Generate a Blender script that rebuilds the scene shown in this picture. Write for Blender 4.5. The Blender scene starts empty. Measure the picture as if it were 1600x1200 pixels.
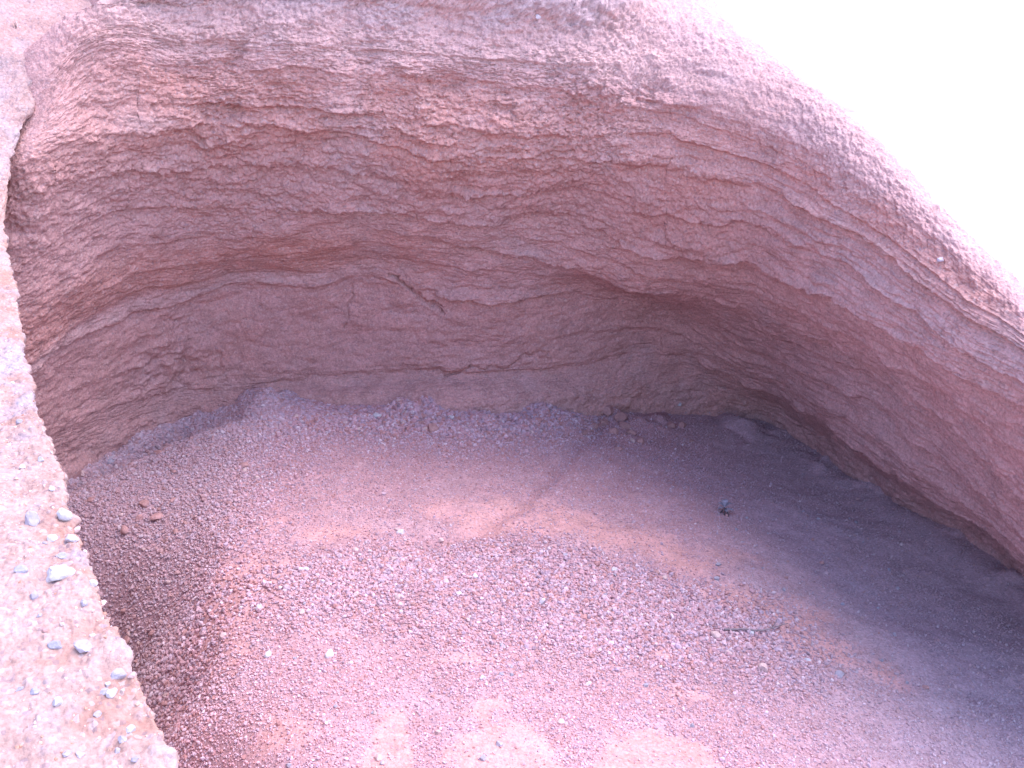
import bpy, math, random
import numpy as np

# ------------------------------------------------------------------ camera, world, sun, exposure
scene = bpy.context.scene
COL = scene.collection
cd = bpy.data.cameras.new('camera'); cam = bpy.data.objects.new('camera', cd); COL.objects.link(cam)
cd.sensor_width = 36.0; cd.lens = 33.75; cd.clip_start = 0.05; cd.clip_end = 20000
cam.location = (0, 0, 0); cam.rotation_euler = (math.radians(70), 0, 0)
scene.camera = cam
SUN_EL, SUN_ROT = math.radians(65), math.radians(72)
w = bpy.data.worlds.new('World'); scene.world = w; w.use_nodes = True
nt = w.node_tree; bg = nt.nodes['Background']
sky = nt.nodes.new('ShaderNodeTexSky'); sky.sky_type = 'NISHITA'; sky.sun_disc = False
sky.sun_elevation = SUN_EL; sky.sun_rotation = SUN_ROT
sky.air_density = 1.0; sky.dust_density = 1.0; sky.ozone_density = 1.0
nt.links.new(sky.outputs[0], bg.inputs[0]); bg.inputs[1].default_value = 0.15
sl = bpy.data.lights.new('sun', 'SUN'); sun = bpy.data.objects.new('sun', sl); COL.objects.link(sun)
sl.energy = 0.95; sl.angle = math.radians(60); sl.color = (1.0, 0.96, 0.95)   # thin overcast: a broad soft sun
sun.location = (20, -9, 26)
sun.rotation_euler = (math.pi/2 - SUN_EL, 0, math.pi - SUN_ROT)   # light comes over the right-hand crest
scene.view_settings.view_transform = 'Standard'; scene.view_settings.look = 'None'
scene.view_settings.exposure = 2.32; scene.view_settings.gamma = 1.0

# ------------------------------------------------------------------ numpy noise
rs = np.random.RandomState(7)
PERM = rs.permutation(256).astype(np.int32); PERM = np.concatenate([PERM, PERM, PERM])
GR = rs.normal(size=(256, 3)).astype(np.float32); GR /= np.linalg.norm(GR, axis=1, keepdims=True)

def perlin(p, seed=0):
    p = np.asarray(p, np.float32) + np.float32(seed * 17.31)
    i = np.floor(p).astype(np.int32); f = p - i
    i &= 255
    u = f * f * f * (f * (f * 6 - 15) + 10)
    out = 0
    for dx in (0, 1):
        wx = u[:, 0] if dx else 1 - u[:, 0]
        a = PERM[(i[:, 0] + dx) & 255]
        for dy in (0, 1):
            wy = u[:, 1] if dy else 1 - u[:, 1]
            b = PERM[(a + i[:, 1] + dy) & 255]
            for dz in (0, 1):
                wz = u[:, 2] if dz else 1 - u[:, 2]
                g = GR[PERM[(b + i[:, 2] + dz) & 255]]
                d = g[:, 0] * (f[:, 0] - dx) + g[:, 1] * (f[:, 1] - dy) + g[:, 2] * (f[:, 2] - dz)
                out = out + wx * wy * wz * d
    return out * 1.5

def fbm(p, oct=4, seed=0, gain=0.5, lac=2.03):
    a, s, o = 1.0, 0, 0
    for k in range(oct):
        o = o + a * perlin(p, seed + k); s += a; a *= gain; p = p * lac
    return o / s

def worley2(a, b, seed=0):
    """F1 distance and cell value for 2-D coordinates."""
    ia = np.floor(a).astype(np.int32); ib = np.floor(b).astype(np.int32)
    best = np.full(a.shape, 9.0, np.float32); val = np.zeros(a.shape, np.float32)
    for dx in (-1, 0, 1):
        for dy in (-1, 0, 1):
            h = PERM[(PERM[(ia + dx + seed) & 255] + ib + dy) & 255]
            jx = GR[h, 0] * .4 + .5; jy = GR[h, 1] * .4 + .5
            d = np.hypot(ia + dx + jx - a, ib + dy + jy - b)
            m = d < best
            best = np.where(m, d, best); val = np.where(m, h / 255.0, val)
    return best, val

def sstep(a, b, x):
    t = np.clip((x - a) / (b - a), 0, 1); return t * t * (3 - 2 * t)

def pchip(xs, ys, x):
    """monotone cubic through ys (n, ...) at knots xs"""
    xs = np.asarray(xs, float); ys = np.asarray(ys, float)
    h = np.diff(xs); sh = (len(h),) + (1,) * (ys.ndim - 1)
    d = np.diff(ys, axis=0) / h.reshape(sh)
    m = np.zeros_like(ys); m[0] = d[0]; m[-1] = d[-1]
    p = d[:-1] * d[1:]
    hm = np.where(p > 0, 2 * p / np.where(np.abs(d[:-1] + d[1:]) < 1e-9, 1e-9, d[:-1] + d[1:]), 0)
    m[1:-1] = 0.5 * hm + 0.25 * np.where(p > 0, d[:-1] + d[1:], 0) * 1.0
    k = np.clip(np.searchsorted(xs, x, side='right') - 1, 0, len(xs) - 2)
    t = ((x - xs[k]) / h[k]).reshape((-1,) + (1,) * (ys.ndim - 1)); hh = h[k].reshape(t.shape)
    t2, t3 = t * t, t * t * t
    return (2*t3-3*t2+1) * ys[k] + (t3-2*t2+t) * hh * m[k] + (-2*t3+3*t2) * ys[k+1] + (t3-t2) * hh * m[k+1]

def catmull(xs, ys, x):
    xs = np.asarray(xs, float); ys = np.asarray(ys, float)
    h = np.diff(xs); m = np.zeros_like(ys)
    d = np.diff(ys, axis=0) / h.reshape((len(h),) + (1,) * (ys.ndim - 1))
    m[0] = d[0]; m[-1] = d[-1]; m[1:-1] = 0.5 * (d[:-1] + d[1:])
    k = np.clip(np.searchsorted(xs, x, side='right') - 1, 0, len(xs) - 2)
    t = ((x - xs[k]) / h[k]).reshape((-1,) + (1,) * (ys.ndim - 1)); hh = h[k].reshape(t.shape)
    t2, t3 = t * t, t * t * t
    return (2*t3-3*t2+1) * ys[k] + (t3-2*t2+t) * hh * m[k] + (-2*t3+3*t2) * ys[k+1] + (t3-t2) * hh * m[k+1]

# ------------------------------------------------------------------ mesh helpers
def raw_mesh(name, co, faces_flat, nside, attrs=None, smooth=True):
    me = bpy.data.meshes.new(name)
    nf = len(faces_flat) // nside
    me.vertices.add(len(co)); me.vertices.foreach_set('co', np.asarray(co, np.float32).ravel())
    me.loops.add(len(faces_flat)); me.loops.foreach_set('vertex_index', np.asarray(faces_flat, np.int32))
    me.polygons.add(nf); me.polygons.foreach_set('loop_start', np.arange(nf, dtype=np.int32) * nside)
    me.polygons.foreach_set('use_smooth', np.full(nf, smooth, bool))
    for k, v in (attrs or {}).items():
        a = me.attributes.new(k, 'FLOAT_COLOR', 'POINT')
        c = np.ones((len(co), 4), np.float32); c[:, :v.shape[1]] = v
        a.data.foreach_set('color', c.ravel())
    me.update(calc_edges=True)
    return me

def grid_mesh(name, P, attrs=None, flip=False):
    m, n = P.shape[:2]
    i = np.arange(m * n, dtype=np.int32).reshape(m, n)
    q = np.stack([i[:-1, :-1], i[:-1, 1:], i[1:, 1:], i[1:, :-1]], -1)
    if flip: q = q[..., ::-1]
    return raw_mesh(name, P.reshape(-1, 3), q.ravel(), 4, attrs)

def link(name, me, mat, parent=None, kind=None, label=None, cat=None, group=None):
    o = bpy.data.objects.new(name, me); COL.objects.link(o)
    if mat: me.materials.append(mat)
    if parent: o.parent = parent
    if kind: o['kind'] = kind
    if label: o['label'] = label
    if cat: o['category'] = cat
    if group: o['group'] = group
    return o

def grid_normals(P):
    du = np.gradient(P, axis=1); dv = np.gradient(P, axis=0)
    n = np.cross(du, dv); n /= np.linalg.norm(n, axis=2, keepdims=True) + 1e-9
    return n

# ------------------------------------------------------------------ materials
class NB:
    def __init__(s, name):
        s.m = bpy.data.materials.new(name); s.m.use_nodes = True; s.t = s.m.node_tree
        s.p = s.t.nodes['Principled BSDF']; s.p.inputs['Roughness'].default_value = 1.0
        s.p.inputs['Specular IOR Level'].default_value = 0.08
    def n(s, typ, **kw):
        x = s.t.nodes.new(typ)
        for k, v in kw.items(): setattr(x, k, v)
        return x
    def l(s, a, b): s.t.links.new(a, b)
    def noise(s, vec, scale, detail=4, rough=.6):
        x = s.n('ShaderNodeTexNoise'); x.inputs['Scale'].default_value = scale
        x.inputs['Detail'].default_value = detail; x.inputs['Roughness'].default_value = rough
        s.l(vec, x.inputs['Vector']); return x
    def ramp(s, fac, stops):
        x = s.n('ShaderNodeValToRGB'); e = x.color_ramp.elements
        while len(e) < len(stops): e.new(.5)
        for q, (p, c) in zip(e, stops):
            q.position = p; q.color = (c, c, c, 1) if isinstance(c, float) else (*c, 1)
        s.l(fac, x.inputs['Fac']); return x
    def mix(s, fac, a, b, mode='MIX'):
        x = s.n('ShaderNodeMix', data_type='RGBA', blend_type=mode)
        for v, i in ((fac, 0), (a, 6), (b, 7)):
            if isinstance(v, (int, float)): x.inputs[i].default_value = v
            elif isinstance(v, tuple): x.inputs[i].default_value = (*v, 1)
            else: s.l(v, x.inputs[i])
        return x.outputs[2]
    def bump(s, h, strength, dist, prev=None):
        x = s.n('ShaderNodeBump'); x.inputs['Strength'].default_value = strength; x.inputs['Distance'].default_value = dist
        s.l(h, x.inputs['Height'])
        if prev is not None: s.l(prev, x.inputs['Normal'])
        return x.outputs[0]

def soil_material(name, base, red, pale, grey, grain=1.0, alt=None):
    """attribute 'mix': R = red iron bed, G = pale bed, B = grey cinder dust and painted floor shade, A unused"""
    b = NB(name)
    at = b.n('ShaderNodeAttribute', attribute_name='mix')
    sp = b.n('ShaderNodeSeparateColor'); b.l(at.outputs['Color'], sp.inputs[0])
    co = b.n('ShaderNodeTexCoord').outputs['Object']
    if alt: base = b.mix(at.outputs['Alpha'], alt, base)
    c = b.mix(sp.outputs[0], base, red)
    c = b.mix(sp.outputs[1], c, pale)
    c = b.mix(sp.outputs[2], c, grey)
    n1 = b.noise(co, 9 , 6, .65); n2 = b.noise(co, 70, 5, .7)
    c = b.mix(1.0, c, b.ramp(n1.outputs[0], [(.25, .8), (.75, 1.18)]).outputs[0], 'MULTIPLY')
    c = b.mix(1.0, c, b.ramp(n2.outputs[0], [(.3, .72), (.72, 1.25)]).outputs[0], 'MULTIPLY')
    vo = b.n('ShaderNodeTexVoronoi'); vo.inputs['Scale'].default_value = 95; b.l(co, vo.inputs['Vector'])
    sc = b.n('ShaderNodeSeparateColor'); b.l(vo.outputs['Color'], sc.inputs[0])
    spk = b.ramp(sc.outputs[0], [(.90, 0.0), (.94, .55)])
    c = b.mix(spk.outputs[0], c, pale)
    spd = b.ramp(sc.outputs[1], [(.90, 0.0), (.95, .45)])
    c = b.mix(spd.outputs[0], c, (grey[0]*.55, grey[1]*.5, grey[2]*.55))
    b.l(c, b.p.inputs['Base Color'])
    nb = b.bump(n2.outputs[0], .45 * grain, .010)
    nb = b.bump(vo.outputs['Distance'], .5 * grain, -.006, nb)
    b.l(nb, b.p.inputs['Normal'])
    return b.m

M_WALL = soil_material('cinder_wall', (.48, .25, .245), (.48, .215, .19), (.55, .345, .34), (.46, .315, .335))
M_BANK = soil_material('bank_soil', (.41, .245, .225), (.36, .18, .15), (.46, .335, .345), (.35, .275, .315), .9, (.42, .24, .23))
M_FLOOR = soil_material('floor_soil', (.43, .23, .25), (.53, .265, .255), (.53, .35, .385), (.37, .285, .35), .8)

def stone_material(name):
    b = NB(name)
    at = b.n('ShaderNodeAttribute', attribute_name='mix')
    co = b.n('ShaderNodeTexCoord').outputs['Object']
    n = b.noise(co, 45, 5, .7)
    c = b.mix(1.0, at.outputs['Color'], b.ramp(n.outputs[0], [(.3, .78), (.7, 1.15)]).outputs[0], 'MULTIPLY')
    b.l(c, b.p.inputs['Base Color'])
    b.l(b.bump(n.outputs[0], .5, .006), b.p.inputs['Normal'])
    return b.m
M_STONE = stone_material('stone'); M_GRAVEL = stone_material('gravel')

# ------------------------------------------------------------------ hillside with the hollow
# world positions of points on the hollow's wall: one row per bed, bottom to top, one column per station along the wall
XS = [-150,-50,50,150,300,450,600,750,900,1050,1200,1350,1500,1650,1800]
ROWS = [
[(-3.26,4.53,-2.60),(-3.11,4.90,-2.60),(-2.94,5.31,-2.60),(-2.72,5.74,-2.60),(-2.28,6.34,-2.60),(-1.62,6.46,-2.60),(-0.93,6.46,-2.60),(-0.23,6.46,-2.60),(0.48,6.68,-2.66),(1.26,7.05,-2.78),(2.02,7.01,-2.90),(2.43,5.97,-2.95),(2.76,5.22,-2.95),(2.98,4.54,-2.92),(3.10,3.89,-2.90)],
[(-3.17,4.47,-2.34),(-3.06,4.90,-2.34),(-2.88,5.29,-2.29),(-2.69,5.77,-2.28),(-2.27,6.39,-2.33),(-1.63,6.59,-2.35),(-0.94,6.66,-2.32),(-0.23,6.67,-2.30),(0.48,6.82,-2.33),(1.23,7.03,-2.31),(1.92,6.76,-2.49),(2.25,5.65,-2.45),(2.53,4.86,-2.50),(2.73,4.21,-2.52),(2.87,3.66,-2.52)],
[(-3.10,4.47,-2.04),(-2.95,4.83,-1.94),(-2.75,5.19,-1.81),(-2.58,5.71,-1.70),(-2.17,6.32,-1.63),(-1.55,6.51,-1.57),(-0.89,6.56,-1.56),(-0.23,6.56,-1.73),(0.46,6.70,-1.71),(1.17,6.82,-1.88),(1.82,6.49,-2.10),(2.14,5.47,-2.07),(2.39,4.66,-2.17),(2.55,3.97,-2.24),(2.65,3.42,-2.23)],
[(-3.10,4.54,-1.86),(-2.89,4.80,-1.71),(-2.67,5.12,-1.56),(-2.49,5.60,-1.43),(-2.08,6.14,-1.39),(-1.49,6.33,-1.33),(-0.86,6.36,-1.29),(-0.21,6.34,-1.36),(0.43,6.39,-1.46),(1.08,6.33,-1.60),(1.67,6.05,-1.65),(2.02,5.24,-1.69),(2.26,4.50,-1.81),(2.44,3.87,-1.93),(2.53,3.32,-1.99)],
[(-3.10,4.69,-1.43),(-2.83,4.86,-1.27),(-2.58,5.07,-1.12),(-2.38,5.49,-1.00),(-1.98,5.97,-0.99),(-1.42,6.12,-1.01),(-0.82,6.17,-1.04),(-0.21,6.18,-1.15),(0.41,6.19,-1.13),(1.02,6.03,-1.26),(1.51,5.57,-1.22),(1.81,4.79,-1.31),(2.05,4.17,-1.39),(2.24,3.67,-1.47),(2.37,3.20,-1.59)],
[(-3.17,4.98,-0.93),(-2.81,4.99,-0.76),(-2.44,4.96,-0.60),(-2.25,5.34,-0.52),(-1.85,5.73,-0.47),(-1.32,5.83,-0.50),(-0.76,5.86,-0.57),(-0.19,5.88,-0.67),(0.38,5.86,-0.71),(0.93,5.71,-0.69),(1.41,5.35,-0.78),(1.74,4.71,-0.94),(1.98,4.11,-1.13),(2.18,3.64,-1.24),(2.30,3.16,-1.40)],
[(-3.29,5.27,-0.74),(-2.86,5.17,-0.56),(-2.46,5.10,-0.39),(-2.20,5.37,-0.10),(-1.81,5.71,-0.16),(-1.28,5.77,-0.17),(-0.74,5.83,-0.21),(-0.19,5.87,-0.25),(0.37,5.84,-0.32),(0.92,5.71,-0.38),(1.39,5.36,-0.48),(1.72,4.75,-0.69),(1.98,4.18,-0.95),(2.18,3.68,-1.15),(2.30,3.20,-1.29)],
[(-3.48,5.67,-0.50),(-3.00,5.54,-0.29),(-2.50,5.29,-0.08),(-2.20,5.45,0.11),(-1.79,5.75,0.13),(-1.26,5.82,0.15),(-0.73,5.87,0.10),(-0.18,5.91,0.05),(0.37,5.96,-0.00),(0.94,5.99,-0.02),(1.46,5.79,-0.12),(1.80,5.05,-0.46),(2.05,4.38,-0.83),(2.29,3.90,-1.12),(2.43,3.41,-1.29)],
]
R = np.array(ROWS)
def station(R, k, a):                                   # add a station between two others
    return np.concatenate([R[:, :k], catmull(XS, R.transpose(1, 0, 2), np.array([a])).transpose(1, 0, 2), R[:, k:]], 1)
R = station(R, 10, 1125); R[7, 10] = (1.20, 5.92, -.02)
XS = XS[:10] + [1125] + XS[10:]
XS2 = XS + [1950]
end = R[:, -1:] + np.array([1.2, -.55, -.15]) * np.array([1, 1, 1])      # the wall runs out and flattens to the right
R = np.concatenate([R, end], 1)
below = R[0] + np.array([0, .02, -.9])
up8 = R[7] + np.array([(-.5,.9,.7)]*3 + [(-.4,.8,.75)] + [(-.2,.45,.92)]*3 + [(-.2,.45,.9),(-.15,.5,.75),(-.05,.5,.33),(.08,.53,.21),(.20,.42,-.12)] + [(.5,.25,-.55)]*5)
up9 = np.array([(-30,8,7),(-27,10,9),(-24,12,10),(-21,14,10),(-18,15,10),(-15.5,15.5,9.5),(-13,16,9),(-10,15.5,8.3),(-6.0,14,6.2),(-1.6,11,3.0),(1.2,9.5,.96),(2.6,8.0,-2.2)] + [tuple(R[7][k] + (3.2, 1.9, -2.4)) for k in range(12, 17)])
up10 = up9 + np.array([(-6,14,1)]*5 + [(-4,14,.5)]*3 + [(0,9,-1.5),(0,8,-1.5),(.5,4.5,-5),(4,5,-5)] + [(12,6,-8)]*5)
up11 = up10 + np.array([(-10,40,-34)]*8 + [(-5,40,-34),(-5,30,-28),(2,16,-22),(12,16,-19)] + [(30,12,-17)]*5)
CT = np.stack([below] + [R[k] for k in range(8)] + [up8, up9, up10, up11])      # (13, 16, 3)
VK = np.array([-.6,0,1,2,3,4,5,6,7,8,9.5,10.5,11.5])
X = np.concatenate([np.linspace(-150, -20, 20, endpoint=False), np.linspace(-20, 1640, 1080, endpoint=False), np.linspace(1640, 1950, 60)])
V = np.concatenate([np.linspace(-.6, 0, 20, endpoint=False), np.linspace(0, 7.1, 640, endpoint=False), np.linspace(7.1, 8, 40, endpoint=False), np.linspace(8, 11.5, 50)])
A = catmull(XS2, CT.transpose(1, 0, 2), X)           # (nx, 13, 3)
B = pchip(VK, A.transpose(1, 0, 2), V)               # (nv, nx, 3)
def box_u(A, h):
    k = 2 * h + 1; c = np.cumsum(np.concatenate([np.repeat(A[:, :1], h + 1, 1), A, np.repeat(A[:, -1:], h, 1)], 1), axis=1)
    return (c[:, k:] - c[:, :-k]) / k
wt = sstep(5.4, 6.8, V)[:, None, None] * (sstep(880, 980, X) * (1 - sstep(1190, 1290, X)))[None, :, None]
B = B + wt * (box_u(box_u(B, 28), 28) - B)
NRM = grid_normals(B)                                # points out of the rock
mid = NRM[300, 500]
if mid[1] > 0: NRM = -NRM
nv, nx = B.shape[:2]
P0 = B.reshape(-1, 3).astype(np.float32)
uu = np.broadcast_to(X, (nv, nx)).reshape(-1).astype(np.float32)
vv = np.broadcast_to(V[:, None], (nv, nx)).reshape(-1).astype(np.float32)

w1 = fbm(P0 * np.float32(1.1), 3, 1)
w2 = fbm(P0 * np.array([3.2, 3.2, 7.0], np.float32), 4, 5, .6)
rt = sstep(850, 1250, uu)                             # the right wall is cut smoother
vw = vv + .16 * w1 + (.07 - .03 * rt) * w2                        # wandering bed level
fade = sstep(-.3, -.05, vv) * (1 - .75 * sstep(4.6, 5.4, vv) * (1 - sstep(20, 150, uu))) * (1 - sstep(7.3, 8.5, vv)) * (1 - .85 * sstep(6.5, 7.1, vv) * sstep(950, 1150, uu))
D = np.zeros_like(vv)
w4 = fbm(P0 * np.array([2.4, 2.4, 5.0], np.float32), 4, 47, .6); w5 = fbm(P0 * np.array([1.3, 1.3, 3.0], np.float32), 3, 53, .6)
rw = random.Random(8)
jag = fbm(P0 * np.float32(17), 3, 45, .6)
def ledge(lv, xs, amps, width, lip=.035, tilt=None):
    global D
    lev = lv if tilt is None else lv + np.interp(uu, tilt[0], tilt[1])
    x = vw - lev + .05 * jag + (rw.uniform(-.12, .12) * w4 + rw.uniform(-.22, .22) * w5) * (1 - .3 * rt)
    D += (.6 + .15 * rt) * np.interp(uu, xs, amps).astype(np.float32) * (1.0 + (1.0 - .7 * rt) * w2) * sstep(-lip, lip, x) * np.exp(-np.maximum(x, 0) / width)
ledge(1.0, [0,600,700,850,1000,1100,1500,1950], [.015,.02,.05,.03,.02,.06,.09,.06], .7)
ledge(1.45, [0,500,950,1050,1200,1950], [.0,.015,.01,.06,.05,.04], .4)
ledge(2.0, [0,60,250,500,640,660,700,880,1050,1400,1950], [.03,.035,.04,.03,.02,.03,.08,.06,.03,.06,.06], .5)
ledge(2.55, [0,200,600,1000,1950], [.01,.02,.01,.03,.05], .3)
ledge(3.0, [0,300,640,720,960,1050,1150,1350,1600,1950], [.015,.02,.02,.05,.05,.065,.075,.12,.14,.12], .9)
ledge(3.5, [0,500,900,1200,1950], [.02,.01,.03,.05,.06], .35)
ledge(4.0, [0,400,480,560,780,900,1000,1060,1130,1250,1950], [.02,.02,.07,.09,.04,.02,.07,.11,.06,.07,.07], .55)
ledge(4.5, [0,400,800,1200,1950], [.02,.04,.04,.05,.06], .35)
ledge(5.0, [0,200,350,700,1100,1500,1950], [.03,.04,.05,.05,.05,.07,.06], .45)
ledge(5.35, [0,300,380,700,800,1200,1950], [.0,.03,.06,.03,.03,.05,.04], .3)
ledge(6.0, [0,300,500,900,1200,1950], [.0,.01,.025,.03,.03,.02], .35)
ledge(6.5, [0,300,500,900,1200,1950], [.0,.015,.03,.02,.03,.02], .3)
rl = random.Random(3)
for k in range(70):
    lv = rl.uniform(.3, 7.0); c = rl.uniform(0, 1750); h = rl.uniform(90, 320); a = rl.uniform(.004, .024) * (1 if k > 44 else .7)
    if k > 44: c = rl.uniform(950, 1750); lv = rl.uniform(.6, 6.6)
    if lv < 2.0 and c < 900: a *= .45
    tl = rl.uniform(-.4, .4)
    ledge(lv, [c-h, c-h*.4, c+h*.4, c+h], [0, a, a, 0], rl.uniform(.1, .3), .025, ([c-h, c+h], [-tl, tl]))
# broad bulges, bedding plates, lumps and grain
rough = sstep(3.3, 4.6, vw) * (1 - .55 * sstep(900, 1300, uu)) + .1 + .2 * sstep(6.2, 7.2, vw)
rough = np.clip(rough * .62 + .95 * fbm(P0 * np.float32(1.5), 4, 40), .04, 1.15) * (1 - .7 * rt)
bl = np.abs(fbm(P0 * np.array([1.5, 1.5, 3.2], np.float32), 4, 57, .55))
D += .05 * bl * (1 - .3 * rt)
D += .08 * w1 + (.014 - .006 * rt) * w2
an = (5.5 - 2.6 * rt)
Q = np.stack([P0[:, 0] * an, P0[:, 1] * an, vw * 6.0], 1)
pl = fbm(Q, 4, 11, .6)
D += (.006 + .015 * rough) * pl
pl2 = 1 - np.abs(fbm(Q * np.float32(2.1), 3, 21)) * 2.2
D -= .008 * (.6 + rough) * sstep(.78, 1.0, pl2)                       # thin dark bedding cracks
sv_ = np.cumsum(np.concatenate([np.zeros((1, nx)), np.linalg.norm(np.diff(B, axis=0), axis=2)]), axis=0)
su_ = np.cumsum(np.concatenate([[0], np.linalg.norm(np.diff(B[260], axis=0), axis=1)]))
arc = np.stack([np.broadcast_to(su_, (nv, nx)).reshape(-1), sv_.reshape(-1)], 1).astype(np.float32)
st = fbm(np.stack([P0[:, 0] * 3.2, P0[:, 1] * 3.2, vw * 15.0], 1), 4, 17, .62)   # fine streaks along the beds
D += (.005 + .011 * rt * (1 - .7 * sstep(5.8, 6.5, vv))) * st
for sc, amp, sd in ((6, .010, 0), (13, .013, 3), (28, .012, 9), (55, .008, 13)):
    f1, cv = worley2(arc[:, 0] * sc + .6 * w2, arc[:, 1] * sc + .6 * pl, sd)
    D += rough * amp * (.55 - f1) * (.3 + 1.2 * cv)
D += .013 * (.3 + rough) * fbm(P0 * np.float32(28), 3, 31, .7)
w3 = fbm(P0 * np.float32(15), 3, 37)
# knobs and hollows picked out on the wall: (station, bed, station size, bed size, depth)
for (cx, cv_, sx, sv, am) in [(338,5.15,22,.22,-.08),(352,4.95,40,.25,.09),(470,5.45,30,.3,-.05),(700,5.85,28,.25,-.08),(665,6.15,40,.25,.05),
                              (1000,6.25,30,.22,-.08),(960,6.2,40,.3,.05),(725,4.55,16,.16,-.06),(800,5.5,22,.3,.05),(555,6.5,30,.3,-.05),
                              (720,3.05,40,.14,-.05),(360,6.1,16,.4,-.06),(260,1.4,40,.35,.05),(290,1.25,14,.2,-.05),(430,5.5,25,.3,-.04)]:
    D += am * (.55 + .9 * np.abs(pl) + .5 * jag) * sstep(1.5, .1, np.hypot((uu - cx + 46 * w2 + 22 * jag) / (1.25 * sx), (vv - cv_ + .35 * w4 + .16 * jag) / sv) / 1.1)
def crack(pts, wid, depth):
    """a fissure through (station, bed) points"""
    global D
    best = np.full(uu.shape, 9e9, np.float32)
    a = uu + 12 * w2 + 6 * w3; b = vv * 85 + 9 * w3
    for (x0, y0), (x1, y1) in zip(pts[:-1], pts[1:]):
        y0 *= 85; y1 *= 85
        t = np.clip(((a - x0) * (x1 - x0) + (b - y0) * (y1 - y0)) / ((x1 - x0) ** 2 + (y1 - y0) ** 2), 0, 1)
        best = np.minimum(best, np.hypot(a - x0 - t * (x1 - x0), b - y0 - t * (y1 - y0)))
    D -= depth * np.exp(-(best / wid) ** 2)
crack([(612,2.05),(630,2.0),(650,1.85),(672,1.78),(690,1.68)], 2.4, .045)
crack([(546,1.85),(547,1.7),(541,1.45)], 1.2, .02)
crack([(695,.85),(735,1.05),(790,.98),(815,1.2),(860,1.25)], 1.6, .025)
crack([(270,1.5),(290,1.3),(345,1.3),(352,1.0)], 1.2, .012)
crack([(225,1.95),(255,1.75),(330,1.55)], 1.3, .012)
crest = sstep(4.8, 5.7, vv) * sstep(1020, 1280, uu)
D *= 1 - .75 * crest
c1, cc1 = worley2(arc[:, 0] * 16 + .5 * w2, arc[:, 1] * 16 + .5 * w3, 19)
c2, cc2 = worley2(arc[:, 0] * 38 + .5 * w2, arc[:, 1] * 38 + .5 * w3, 23)
crumb = .020 * (.5 - c1) * (cc1 > .45) + .010 * (.5 - c2) + .010 * w3 + .02 * w2
cm = np.maximum(np.maximum(crest, sstep(6.2, 6.9, vv)) * (1 - sstep(8.2, 9.0, vv)), .9 * sstep(.75, .1, vv))
P1 = P0 + NRM.reshape(-1, 3).astype(np.float32) * (D * fade + cm * crumb * (1 - .7 * sstep(150, 20, uu)))[:, None]
# beyond the crest and on the upper hill: plain rubble relief
far = sstep(7.3, 8.5, vv) * (1 - sstep(8.8, 9.8, vv) * .2)
P1 += NRM.reshape(-1, 3).astype(np.float32) * (far * (.06 * w1 + .02 * w2) + sstep(8.3, 9.5, vv) * (1 - sstep(850, 1080, uu)) * .9 * fbm(P0 * np.float32(.12), 3, 50))[:, None]
# bed colours
red = sstep(2.15, 2.5, vw) * (1 - sstep(3.1, 3.7, vw)) * (1 - sstep(450, 800, uu)) * .7 + .55 * sstep(4.3, 5.0, vw) * (1 - sstep(5.7, 6.2, vw)) \
    + .3 * sstep(-.1, .5, pl + w1)
pale = .4 * sstep(1.93, 2.1, vw) * (1 - sstep(2.1, 2.35, vw)) * (1 - sstep(420, 680, uu)) + .4 * sstep(5.9, 6.6, vw) + .35 * sstep(.12, .5, pl) \
    + .5 * np.exp(-((uu - 215 - (vv - 5) * 60) / 60) ** 2 - ((vw - 5.1) / .12) ** 2)
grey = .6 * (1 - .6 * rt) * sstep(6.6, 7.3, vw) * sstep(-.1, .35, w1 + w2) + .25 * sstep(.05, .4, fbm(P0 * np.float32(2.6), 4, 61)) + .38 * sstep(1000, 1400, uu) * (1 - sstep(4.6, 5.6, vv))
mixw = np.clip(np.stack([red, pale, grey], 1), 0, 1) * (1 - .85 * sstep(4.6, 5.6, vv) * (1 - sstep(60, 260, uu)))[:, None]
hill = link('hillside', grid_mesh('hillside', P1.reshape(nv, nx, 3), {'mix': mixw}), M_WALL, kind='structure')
WALL_V = P1.reshape(nv, nx, 3)

# ------------------------------------------------------------------ floor of the hollow and the ground it opens on
def contact_y(x):      # where the back wall meets the floor
    return np.interp(x, [-3.11, -2.94, -2.72, -2.28, -1.62, -0.93, -0.23, 0.48, 1.26, 2.02, 2.43, 2.76, 2.98], [4.9, 5.31, 5.74, 6.34, 6.46, 6.46, 6.46, 6.68, 7.05, 7.01, 5.97, 5.22, 4.54])
PATCH = []             # smooth sandy patches on the floor: (x, y, half width, half length, turn)
def seg_dist(x, y, pts):
    best = np.full(np.shape(x), 9e9)
    for (x0, y0), (x1, y1) in zip(pts[:-1], pts[1:]):
        t = np.clip(((x - x0) * (x1 - x0) + (y - y0) * (y1 - y0)) / ((x1 - x0) ** 2 + (y1 - y0) ** 2), 0, 1)
        best = np.minimum(best, np.hypot(x - x0 - t * (x1 - x0), y - y0 - t * (y1 - y0)))
    return best
RILL = [(.66, 6.6), (.33, 5.83), (.07, 5.15), (-.2, 4.78), (-.48, 4.55)]
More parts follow.
